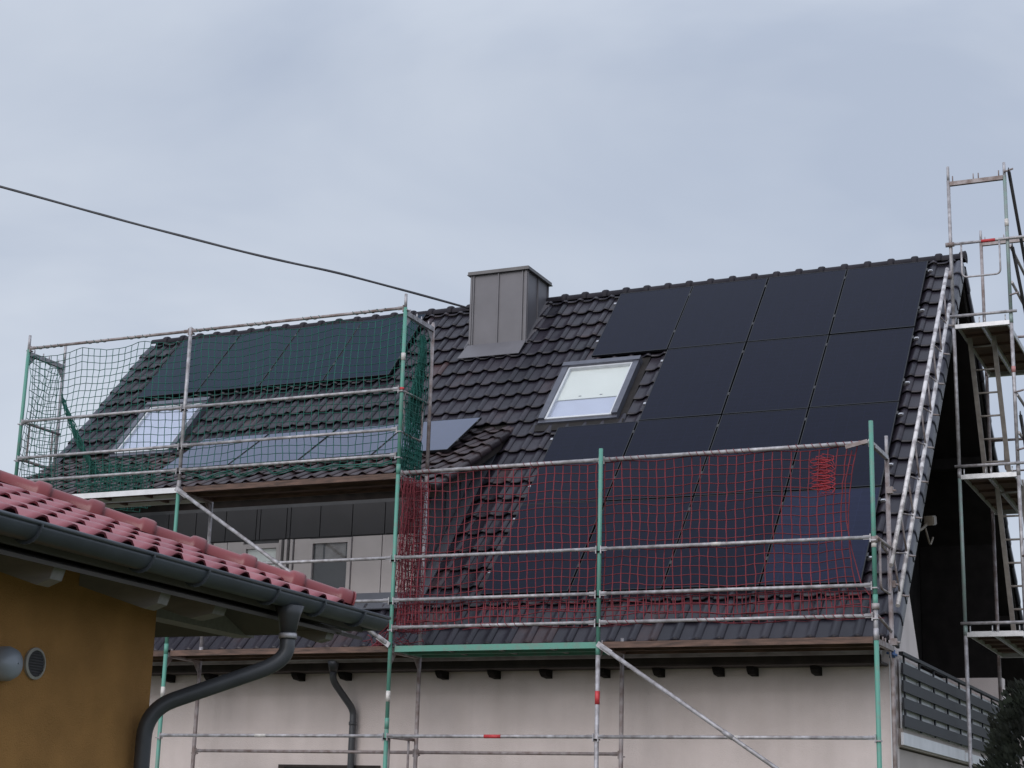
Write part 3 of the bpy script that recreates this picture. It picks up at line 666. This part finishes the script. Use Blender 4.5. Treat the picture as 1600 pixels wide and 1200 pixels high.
# clamps on the right corner post and the blue strap
for z in (.30, .98): s = MB(); s.tube([(X4, 0, z-.03), (X4, 0, z+.03)], .04, 10); s.build('coupler', GRu, sc)
for z in (1.62, .62, .02): s = MB(); s.obox((X4+.03, YB-.03, z), (.035, 0, 0), (0, .03, 0), (0, 0, .035)); s.tube([(X4+.03, YB-.03, z), (X4+.10, YB-.06, z-.01)], .012, 8); s.build('coupler', GRu, sc)
for za, zb in ((1.03, .93), (.23, .13)): s = MB(); s.tube([(X4, .02, za), (X4, YB, zb)], .016, 8); s.build('tie_tube', GRu, sc)
s = MB(); s.tube([(X4, YB, -.14), (X4, YB, -.06)], .032, 10); s.tube([(X4-.05, YB-.03, -.09), (X4+.06, YB-.04, -.12)], .014, 6); s.build('strap', M['blue_strap'], sc)
s = MB(); s.beam((X4-.26, -.04, 1.95), (X4-.03, -.04, 2.0), .02, .04); s.build('toggle', GRu, sc)

# ---------------------------------------------------------------- nets
def net(mb, P, nu, nv, su, sv, r, wob=.012, seed=1):
    """square mesh of cords on the surface P(u,v), u in 0..nu, v in 0..nv (mesh counts)"""
    rn = random.Random(seed); ph = [rn.uniform(0, 6.28) for _ in range(8)]
    Q = {}
    for i in range(nu+1):
        for j in range(nv+1): Q[i, j] = Vector(P(i/nu, j/nv))+Vector((rn.uniform(-wob, wob), rn.uniform(-wob, wob)*.6, rn.uniform(-wob, wob)))
    for i in range(nu+1): mb.cord([Q[i, j] for j in range(nv+1)], r)
    for j in range(nv+1): mb.cord([Q[i, j] for i in range(nu+1)], r)
def wrap(mb, a, b, r, turns, cr):  # cord wound round a rail
    a, b = Vector(a), Vector(b); d = (b-a); n = int(turns*8)
    mb.cord([a+d*(i/n)+Vector((0, math.cos(i/8*6.283)*r, math.sin(i/8*6.283)*r)) for i in range(n+1)], cr)
CRD = .0072
rn = random.Random(5)
s = MB()
def red_front(u, v):
    x = .05+u*5.30; right = max(0, u-.82)/.18
    x -= right**2*.12*math.sin(v*3.14)
    z = 1.97-v*1.66 - .03*math.sin(u*21)*(1-v)*v - .035*math.sin(u*9+1)*v
    left = max(0, .10-u)/.10
    return (x+left*.03, .05+.05*math.sin(u*13+v*3)*math.sin(v*3.1)+left*left*.05, z+.012*math.sin(u*40))
net(s, red_front, 53, 17, 0, 0, CRD, .006, 3)
def red_low(u, v): return (.05+u*5.40, .05+.02*math.sin(u*19), .47-v*.27-.03*math.sin(u*17+1)*v)
net(s, red_low, 60, 3, 0, 0, CRD, .006, 4)
def red_side(u, v): return (.04+.05*math.sin(u*6+v*5)+.04*u*(1-u), .0+u*.68, 1.95-v*1.7)
net(s, red_side, 9, 19, 0, 0, CRD*.55, .012, 5)
for k in range(6):   # bunched end of the net by the green post
    def bunch(u, v, k=k): return (.02+.16*u*(.35+.65*abs(v-.5)*1.6)+.012*k, .03+.07*k+.03*math.sin(u*9+k), 1.93-v*1.75)
    net(s, bunch, 8, 30, 0, 0, CRD*.45, .012, 10+k)
for k in range(16):  # red tangle lying on the lower deck beside the post
    a = Vector((rn.uniform(-.42, .1), rn.uniform(.02, .35), rn.uniform(.01, .1))); pts = [a]
    for q in range(5): pts.append(pts[-1]+Vector((rn.uniform(-.12, .16), rn.uniform(-.06, .06), rn.uniform(-.05, .08)))); pts[-1].z = max(.01, pts[-1].z)
    s.cord(pts, .006)
for k in range(12): s.cord([(rn.uniform(-.02, .05), .04, .32), (rn.uniform(-.30, .0), rn.uniform(.02, .25), .12), (rn.uniform(-.45, -.1), rn.uniform(.02, .3), .015)], .005)
for k in range(9):
    a0 = rn.uniform(0, 2.5); s.cord([(X2+.1+a0*2+q*.16, -.02+rn.uniform(-.02, .02), .205+rn.uniform(-.045, .0)) for q in range(5)], .004)
for a, b in ((.02, .45), (.9, 1.35), (1.55, 1.95), (2.58, 3.05), (3.5, 4.25), (4.6, 5.45)): wrap(s, (a, .03, 2.0), (b, .03, 2.0), .027, (b-a)*12, .004)
for a, b in ((1.1, 1.7), (2.6, 3.0), (3.6, 3.95), (4.75, 5.4)): wrap(s, (a, -.028, .205), (b, -.028, .205), .025, (b-a)*10, .004)
s.cord([(5.30, .03, 1.93), (5.22, .04, 1.6), (5.22, .05, 1.2), (5.27, .05, .9), (5.36, .03, .55), (5.45, 0, .42)], .007)
rednet = tag(s.build('safety_net', M['net_red']), 'red mesh safety net hung along the lower right scaffold rails', 'safety net', 'scaffold safety nets')
s = MB()
for k in range(5):   # knotted gather
    pts = []
    for q in range(40):
        t = q/39; pts.append((4.98+.14*math.sin(t*40+k)*(.7+.3*math.cos(k)), .045+.012*k, 1.88-.36*t+.035*math.cos(t*40+k*2)))
    s.cord(pts, .0045)
s.build('knot', M['net_knot'], rednet)
s = MB(); CG = .0054
def sagz(x):  # the top cord hangs between its ties
    return -.045*abs(math.sin(x*3.3))-.02
def green_front(u, v):
    x = X0+.05+u*(X2-X0-.08); z = 3.99+sagz(x)*(1-v)**2*1.6-v*1.87-.03*math.sin(u*16)*v
    return (x, .05+.06*math.sin(u*11+v*4)*math.sin(v*3.1), z)
net(s, green_front, 56, 19, 0, 0, CG, .007, 6)
def green_left(u, v): return (X0+.02+.05*math.sin(v*5+u*4), .02+u*.70*(1-.1*math.sin(v*3)), 3.92-v*1.9-.06*math.sin(u*3.14)*(1-v))
net(s, green_left, 8, 20, 0, 0, CG, .012, 7)
def green_right(u, v): return (X2-.03-.04*math.sin(v*6+u*3), .05+u*.62, 3.92-v*1.88)
net(s, green_right, 8, 20, 0, 0, CG, .010, 8)
for k in range(4):  # gathered band at the inner corner
    def gb(u, v, k=k): return (X2-.03-.01*k+.02*math.sin(v*9), .60-u*(.07+.46*v**1.3)-.01*k, 3.80-v*1.76)
    net(s, gb, 8, 26, 0, 0, CG, .010, 20+k)
for k in range(3):
    def gl(u, v, k=k):
        a = Vector((X0, YB, 3.55)).lerp(Vector((X0+.42, YB+.25, 2.5)), v**1.4); return a+Vector(((.05*u+.03*k)*(.2+v), .05*u*v, -.2*u*math.sin(v*3.1)))
    net(s, gl, 4, 18, 0, 0, CG*1.1, .014, 30+k)
for k in range(4):
    def gd(u, v, k=k):
        return (X0+.25+u*.95+.06*k, YB+.2+.15*u, 2.62-v*.56-.10*u+.02*k)
    net(s, gd, 10, 7, 0, 0, CG, .02, 40+k)
for a, b in ((X0+.1, X0+.55), (X0+.9, X0+1.3), (X1-1.0, X1-.6), (X1+.05, X1+.4), (X1+.8, X1+1.2), (X1+1.6, X1+1.9), (X1+2.3, X1+2.8)): wrap(s, (a, 0, 4.0), (b, 0, 4.0), .024, (b-a)*9, .004)
pts = [(X1+.1+i*.16, -.03+.02*math.sin(i*2), 2.16-.06*abs(math.sin(i*.9))+.03*math.sin(i*2.1)) for i in range(19)]; s.cord(pts, .009); s.cord([(x, y+.01, z-.02) for x, y, z in pts], .006)
pts = [(X0+.1+i*.16, -.03+.02*math.sin(i*2), 2.15-.05*abs(math.sin(i*.7))) for i in range(16)]; s.cord(pts, .007)
tag(s.build('safety_net', M['net_green']), 'dark green mesh safety net hung around the upper left scaffold lift', 'safety net', 'scaffold safety nets')

# ================================================================ stair tower by the right gable
TX0, TX1, TY0, TY1 = 5.59, 6.32, 4.70, 7.27
tw = empty('scaffold', (TX0, TY0, GZ), 'tall narrow scaffold tower with decks and ladders beside the right gable', 'scaffold')
post(tw, TX0, TY0, [(GZ, .55, GV), (.55, 2.55, M['teal_worn']), (2.55, 4.55, GV), (4.55, 6.58, GV)], .2)
post(tw, TX1, TY0, [(GZ, .55, GV), (.55, 2.55, GV), (2.55, 4.55, GV), (4.55, 6.56, M['teal_worn'])], .18, [(5.85, 5.95, M['sticker_white']), (3.87, 3.95, M['sticker_pink'])])
post(tw, TX0, TY1, [(GZ, 2.55, GRu), (2.55, 4.55, GRu), (4.55, 6.56, GRu)], .18)
post(tw, TX1, TY1, [(GZ, 2.55, GV), (2.55, 4.55, GV), (4.55, 6.56, GV)], .18)
def xbar(parent, y, z, name, mm, a=TX0, b=TX1, w=.05, h=.055):
    s = MB(); s.beam((a+.02, y, z), (b-.02, y, z), w, h)
    for f in (.08, .45, .54, .9): s.tube([(a+(b-a)*f, y, z+.02), (a+(b-a)*f, y, z+.11)], .008, 8)
    return s.build(name, mm, parent)
for y in (TY0, TY1): xbar(tw, y, 6.53, 'transom', GRu)
for z in (.58, 2.58, 4.58):
    for y in (TY0, TY1): xbar(tw, y, z-.04, 'transom', M['alu'])
    s = MB()
    for k in range(2):
        xa = TX0+.05+k*.33; s.box((xa, TY0+.05, z-.012), (xa+.30, TY1-.05, z))
        for i in range(1, 5): y = TY0+(TY1-TY0)*i/5; s.box((xa+.02, y-.02, z-.045), (xa+.28, y+.02, z-.0125))
    d = s.build('deck', M['deck_wood'], tw)
    s = MB()
    for k in range(2):
        xa = TX0+.05+k*.33
        for xx in (xa-.006, xa+.29): s.box((xx, TY0+.05, z-.065), (xx+.016, TY1-.05, z+.006))
        s.box((xa+.011, TY0+.035, z-.065), (xa+.289, TY0+.049, z+.006)); s.box((xa+.011, TY1-.049, z-.065), (xa+.289, TY1-.035, z+.006))
    s.build('deck_edge', M['alu'], d)
    s = MB(); s.tube([(TX0-.05, TY0-.03, z+.10), (TX1+.08, TY0-.03, z+.10)], .02, 10); s.build('toe_rail', GV, tw)
s = MB(); s.tube([(TX0-.03, TY0-.035, 5.67), (TX1+.75, TY0-.035, 5.67)], .02, 10)
s.tube(soft([(TX0+.14, TY0-.035, 5.67), (TX0+.14, TY0-.035, 5.2), (TX1-.10, TY0-.035, 5.2), (TX1-.10, TY0-.035, 5.67)], .07), .013, 8); s.build('end_guard', GV, tw)
s = MB(); s.tube([(TX0+.40, TY0-.035, 5.67), (TX0+.58, TY0-.035, 5.67)], .022, 10); s.build('label_band', M['sticker_red'], tw)
for z in (1.08, 1.58, 3.08, 3.58, 5.08, 5.58):
    s = MB(); s.tube([(TX1+.03, TY0, z), (TX1+.03, TY1, z)], .019, 10); s.build('guard_rail', GV, tw)
for z in (3.58, 5.08):
    s = MB(); s.tube([(TX0, TY1+.02, z), (TX1+.4, TY1+.02, z)], .019, 10)
    s.tube(soft([(TX0+.2, TY1+.02, z), (TX0+.2, TY1+.02, z-.45), (TX1-.1, TY1+.02, z-.45), (TX1-.1, TY1+.02, z)], .07), .013, 8); s.build('end_guard', GRu, tw)
brace(tw, (TX1+.06, TY0, 6.60), (TX1+.06, TY1, 4.65), M['clad_dark']); brace(tw, (TX1+.06, TY0, 5.55), (TX1+.10, TY1, 3.6), M['clad_dark']); brace(tw, (TX1+.06, TY0, 3.3), (TX1+.06, TY1, .65), M['clad_dark'])
for z in (.5, 1.5, 2.85, 4.9, 3.6, 6.6): s = MB(); s.tube([(TX1+.0, TY0-.02, z), (TX1+.12, TY0-.05, z+.02)], .013, 8); s.build('pin', GRu, tw)
s = MB(); s.tube([(TX0-.06, TY0-.03, 5.67), (TX0+.05, TY0-.03, 5.67)], .033, 8); s.build('coupler', GRu, tw)
s = MB(); s.tube([(TX0-.03, TY0-.03, 5.20), (TX0-.03, TY0-.03, 5.30)], .035, 8); s.build('coupler', GRu, tw)
def ladder(parent, xa, xb, yb, zb, yt, zt):
    s = MB()
    for x in (xa, xb): s.beam((x, yb, zb), (x, yt, zt), .03, .06, (1, 0, 0))
    l = s.build('ladder', M['ladder'], parent)
    n = 7
    for i in range(n):
        s = MB(); f = (i+.5)/n; s.tube([(xa, yb+(yt-yb)*f, zb+(zt-zb)*f), (xb, yb+(yt-yb)*f, zb+(zt-zb)*f)], .014, 8); s.build('rung', M['ladder'], l)
ladder(tw, 5.68, 5.99, 6.35, 2.60, 5.35, 4.60); ladder(tw, 5.95, 6.26, 6.35, .60, 5.35, 2.60)
# lattice girder along the verge between the two scaffolds
s = MB(); a0, a1 = Vector((5.56, .55, .80)), Vector((5.56, 4.55, 5.30)); b0, b1 = Vector((5.58, .74, .40)), Vector((5.58, 4.52, 4.80))
s.tube([a0, a1], .025, 12)
gd = tag(s.build('lattice_girder', M['girder']), 'pale metal lattice girder running up along the right roof verge to the tower', 'girder')
s = MB(); s.tube([b0, b1], .024, 12); s.build('lower_chord', M['girder'], gd)
s = MB(); n = 9
for i in range(n):
    p = a0.lerp(a1, (i+.3)/n); q = b0.lerp(b1, (i+.3)/n); s.tube([p, q], .011, 8)
    if i < n-1: q2 = b0.lerp(b1, (i+1.3)/n); s.tube([p, q2], .009, 8)
    s.tube([q+Vector((.0, 0, -.02)), q+Vector((.09, .03, -.03))], .012, 8)
s.build('web', GRu, gd)

# ================================================================ overhead cable to the chimney
s = MB()
P0 = [Vector(p) for p in ((-24.0, -8.1, 11.0), (-13.4, -2.4, 8.45), (-7.253, .953, 6.84), (-5.605, 1.841, 6.40), (-3.954, 2.717, 5.99), (-2.9, 3.6, 5.83), (-1.76, 5.45, 5.74))]
def cat(P, n=10):
    o = []
    for i in range(len(P)-1):
        p0 = P[max(0, i-1)]; p1 = P[i]; p2 = P[i+1]; p3 = P[min(len(P)-1, i+2)]
        for k in range(n):
            t = k/n; o.append(.5*((2*p1)+(p2-p0)*t+(2*p0-5*p1+4*p2-p3)*t*t+(3*p1-p0-3*p2+p3)*t**3))
    return o+[P[-1]]
cp = cat(P0); s.tube(cp, .015, 8)
s.tube([p+Vector((0, .003*math.sin(i*.9), .015+.002*math.cos(i*.9))) for i, p in enumerate(cp)], .006, 6)
tag(s.build('overhead_cable', M['cable']), 'dark overhead cable sagging across the sky to the chimney', 'cable')

# ================================================================ ochre house with red hip roof in the foreground
A = Vector((4.183, -11.412, -.747)); dh = Vector((math.cos(1.6), math.sin(1.6), 0)); pp = Vector((-dh.y, dh.x, 0)); LE = 3.32; LG = 3.60
RHO = R(19.8); CR_, SR_ = math.cos(RHO), math.sin(RHO)
def red(t, q, n=0):    # t along the gutter, q up the slope
    return A+dh*t+pp*(q*CR_-n*SR_)+Vector((0, 0, q*SR_+n*CR_))
cot = empty('house', tuple(A+dh*0+pp*3+Vector((0, 0, GZ-A.z))), 'ochre yellow house with red tiled hip roof and grey gutter in the left foreground', 'house')
T0, QM = -5.0, 4.2
def red_end(t, q, n=0):  # the slope of the far hip face: t runs inwards from the corner
    c = A+dh*LE; return c+pp*t-dh*(q*CR_-n*SR_)+Vector((0, 0, q*SR_+n*CR_))
s = MB()
hipq = QM
s.extrude([red(T0, .07, -.01), red(LE-.06, .07, -.01), red(LE-QM*CR_, QM, -.01), red(T0, QM, -.01)], red(0, 0, -.06)-red(0, 0, 0))
s.extrude([red_end(.07, .07, -.012), red_end(2*QM*CR_, .07, -.012), red_end(QM*CR_, QM, -.012)], (0, 0, -.06))
rr = s.build('roof', M['under_red'], cot)
def skip_red(t, v): # v measured down from QM
    q = QM-v; return t > LE-q*CR_-.13
t = MB(); tile_field(t, lambda x, v, n: red(x, QM-v, n), T0, LE-.02, .1, QM+.07, .22, .31, skip_red, prof=RED_PROF, lift=.030, thick=.016, bias=.08); t.build('roof_tiles', M['tile_red'], rr)
def skip_end(x, v):
    q = QM-v; return x < q*CR_+.10 or x > 2*QM*CR_-q*CR_
t = MB(); tile_field(t, lambda x, v, n: red_end(x, QM-v, n), 0.02, 2*QM*CR_, .1, QM+.07, .22, .31, skip_end, prof=RED_PROF, lift=.030, thick=.016, bias=.08); t.build('roof_tiles', M['tile_red'], rr)
t = MB(); h0 = red(LE-QM*CR_, QM, .085); h1 = red(LE-.03, .03, .068)
cap_row(t, h0, h1, (0, 0, 1), .315, .058, .019, 6); t.build('hip_tiles', M['hip'], rr)
s = MB(); seg = 14; dd = (h1-h0).normalized(); sd = dd.cross(Vector((0, 0, 1))).normalized(); uu = sd.cross(dd)
s.extrude([h1+dd*.001+sd*math.cos(R(-15+210*i/seg))*.078+uu*math.sin(R(-15+210*i/seg))*.078 for i in range(seg+1)], dd*.01); s.build('hip_end', M['hip'], rr)
# gutter along the eave and round the hip end
ge = MB(); g0 = A+dh*T0-pp*.045+Vector((0, 0, .012)); g1 = A+dh*LG-pp*.045+Vector((0, 0, .012))
half_pipe(ge, g0, g1, .072)
gu = ge.build('gutter', M['gutter_grey'], cot)
for tt in (-2.6, -1.7, -.78, .12, 1.0, 1.50, 2.22, 2.75, 3.25):
    s = MB(); c = A+dh*tt-pp*.045+Vector((0, 0, .012))
    pts = [c-pp*math.cos(R(a))*.076+Vector((0, 0, math.sin(R(a))*.076)) for a in range(-180, 1, 15)]
    for p, q in zip(pts, pts[1:]): s.beam(p, q, .026, .006, tuple(dh))
    s.build('gutter_bracket', M['gutter_grey'], gu)
# end gutter
ge = MB(); half_pipe(ge, A+dh*LG-pp*.04+Vector((0, 0, .012)), A+dh*LG+pp*7+Vector((0, 0, .012)), .072); ge.build('gutter', M['gutter_grey'], cot)
OV, OE = .62, LE-2.15
wz = A.z-.02
wc = A+dh*(LE-OE)+pp*OV
s = MB(); w0 = A+dh*T0+pp*OV
s.extrude([(w0.x, w0.y, GZ), (wc.x, wc.y, GZ), (wc.x, wc.y, A.z+.10), (w0.x, w0.y, A.z+.10)], pp*.3)
e1 = wc+pp*6
wb = wc+pp*.301
s.extrude([(wb.x, wb.y, GZ), (e1.x, e1.y, GZ), (e1.x, e1.y, A.z+.10), (wb.x, wb.y, A.z+.10)], -dh*.3)
wl = s.build('wall', M['yellow'], cot)
# sloping soffit boards and rafter tails
s = MB()
s.extrude([red(T0, .02, -.115), red(LG-.02, .02, -.115), red(LG-.7, .70, -.115), red(T0, .70, -.115)], Vector((0, 0, -.02)))
s.extrude([red_end(.03, .03, -.113), red_end(6, .03, -.113), red_end(6, 1.6, -.113), red_end(1.5, 1.6, -.113)], Vector((0, 0, -.02)))
s.build('soffit', M['soffit_board'], cot)
s = MB(); s.extrude([red(T0, .045, -.02), red(LG-.02, .045, -.02), red(LG-.02, .03, -.085), red(T0, .03, -.085)], pp*.02); s.build('fascia', M['soffit_board'], cot)
for tt in (-2.95, -2.05, -1.15, -.27, .62, 1.51, ):
    s = MB(); z = -.138
    s.extrude([red(tt, .06, z), red(tt, .80, z), red(tt, .80, z-.14), red(tt, .12, z-.11), red(tt, .06, z-.06)], dh*-.09); s.build('rafter_tail', M['soffit_white'], cot)
s = MB(); s.extrude([red(2.12, .10, -.138), red(2.12, .95, -.138), red(2.12, .95, -.30), red(2.12, .22, -.26), red(2.12, .10, -.19)], dh*-.12); s.build('rafter_tail', M['soffit_white'], cot)
s = MB(); s.extrude([red(3.30, .06, -.138), red(3.30, .80, -.138), red(3.30, .80, -.25), red(3.30, .12, -.22), red(3.30, .06, -.18)], dh*-.09); s.build('rafter_tail', M['soffit_white'], cot)
s = MB(); p0 = wc+pp*.15; s.beam((p0.x, p0.y, A.z-.02), tuple(Vector((p0.x, p0.y, A.z-.02))+dh*1.2), .14, .20); s.build('wall_plate', M['soffit_white'], cot)
# downpipe
ot = A+dh*2.48-pp*.045
s = MB(); s.tube([ot+Vector((0, 0, -.05)), ot+Vector((0, 0, -.10)), ot+Vector((0, 0, -.20))], .085, 16, r2=.046)
dpw = A+dh*2.02+pp*(OV-.07)
pts = soft([ot+Vector((0, 0, -.19)), ot+Vector((0, 0, -.36)), Vector((dpw.x, dpw.y, A.z-.66)), Vector((dpw.x, dpw.y, GZ))], .16, 8)
s.tube(pts, .044, 16); s.tube([ot+Vector((0, 0, -.235)), ot+Vector((0, 0, -.20))], .050, 16); dpo = s.build('downpipe', M['pipe_grey'], cot)
s = MB(); s.tube([ot+Vector((0, 0, -.232)), ot+Vector((0, 0, -.205))], .0515, 16); s.build('pipe_clip', M['galv'], dpo)
# vents on the wall
vc = A+dh*1.11+pp*OV; vc.z = -1.246
def disc(mb, c, r, d, n=28): mb.extrude([c+dh*math.cos(2*math.pi*i/n)*r+Vector((0, 0, math.sin(2*math.pi*i/n)*r)) for i in range(n)], d)
s = MB(); n = 28
for k in range(n):
    a, b = 2*math.pi*k/n, 2*math.pi*(k+1)/n
    f = lambda a, r, d: vc+dh*math.cos(a)*r+Vector((0, 0, math.sin(a)*r))-pp*d
    s.hexa([f(a, .066, .0), f(a, .080, .0), f(b, .080, .0), f(b, .066, .0), f(a, .066, .018), f(a, .080, .014), f(b, .080, .014), f(b, .066, .018)])
ve = s.build('vent', M['vent_rim'], cot)
s = MB(); disc(s, vc-pp*.004, .066, -pp*.004)
for k in range(-4, 5): h = k*.014; wd = math.sqrt(max(0, .064**2-h*h)); c = vc-pp*.012+Vector((0, 0, h)); s.obox(c, dh*wd, pp*.003, Vector((0, 0, .0035)))
s.build('grille', M['vent_dark'], ve)
vh = A+dh*.85+pp*OV; vh.z = -1.272
s = MB(); ringn = 20
lst = [(0, .085), (.05, .085), (.085, .07), (.105, .04), (.11, .004)]; rings = []
for d, r in lst:
    b = len(s.v)
    for i in range(ringn): a = 2*math.pi*i/ringn; s.v.append(tuple(vh-pp*d+dh*math.cos(a)*r+Vector((0, 0, math.sin(a)*r))))
    rings.append(b)
for x, y in zip(rings, rings[1:]):
    for i in range(ringn): j = (i+1) % ringn; s.face((x+i, x+j, y+j, y+i), True)
s.build('vent_hood', M['hood'], cot)

# ================================================================ thuja at the right edge
bx, by, bh = 7.90, -5.6, 2.82
th = empty('thuja_tree', (bx, by, GZ), 'dark green clipped thuja at the lower right edge in front of the balcony', 'shrub')
s = MB(); s.tube([(bx, by, GZ), (bx+.02, by, GZ+1), (bx, by, GZ+bh-.3)], .06, 8, r2=.015); s.build('trunk', M['bark'], th)
s = MB(); rn = random.Random(11)
for k in range(22000):
    f = rn.random()**.8; z = GZ+.05+f*(bh-.1); ang = rn.uniform(0, 6.283)
    rad = .50*(1-max(0, f-.72)**2*6.5)*(1+.10*math.sin(ang*5+z*4)+.07*math.sin(ang*9-z*7)); rad = max(.03, rad)*math.sqrt(rn.uniform(.35, 1.0)); rad *= rn.uniform(.92, 1.07)
    c = Vector((bx+math.cos(ang)*rad, by+math.sin(ang)*rad, z)); o = Vector((math.cos(ang), math.sin(ang), rn.uniform(.6, 2.0))).normalized(); w = o.cross(Vector((rn.uniform(-1, 1), rn.uniform(-1, 1), rn.uniform(-1, 1)))).normalized()
    ln = rn.uniform(.03, .058); wd = rn.uniform(.007, .014)
    s.poly([c-w*wd*.5, c+o*ln*.5-w*wd, c+o*ln, c+o*ln*.5+w*wd, c+w*wd*.5], rn.random())
s.build('crown', M['thuja'], th)
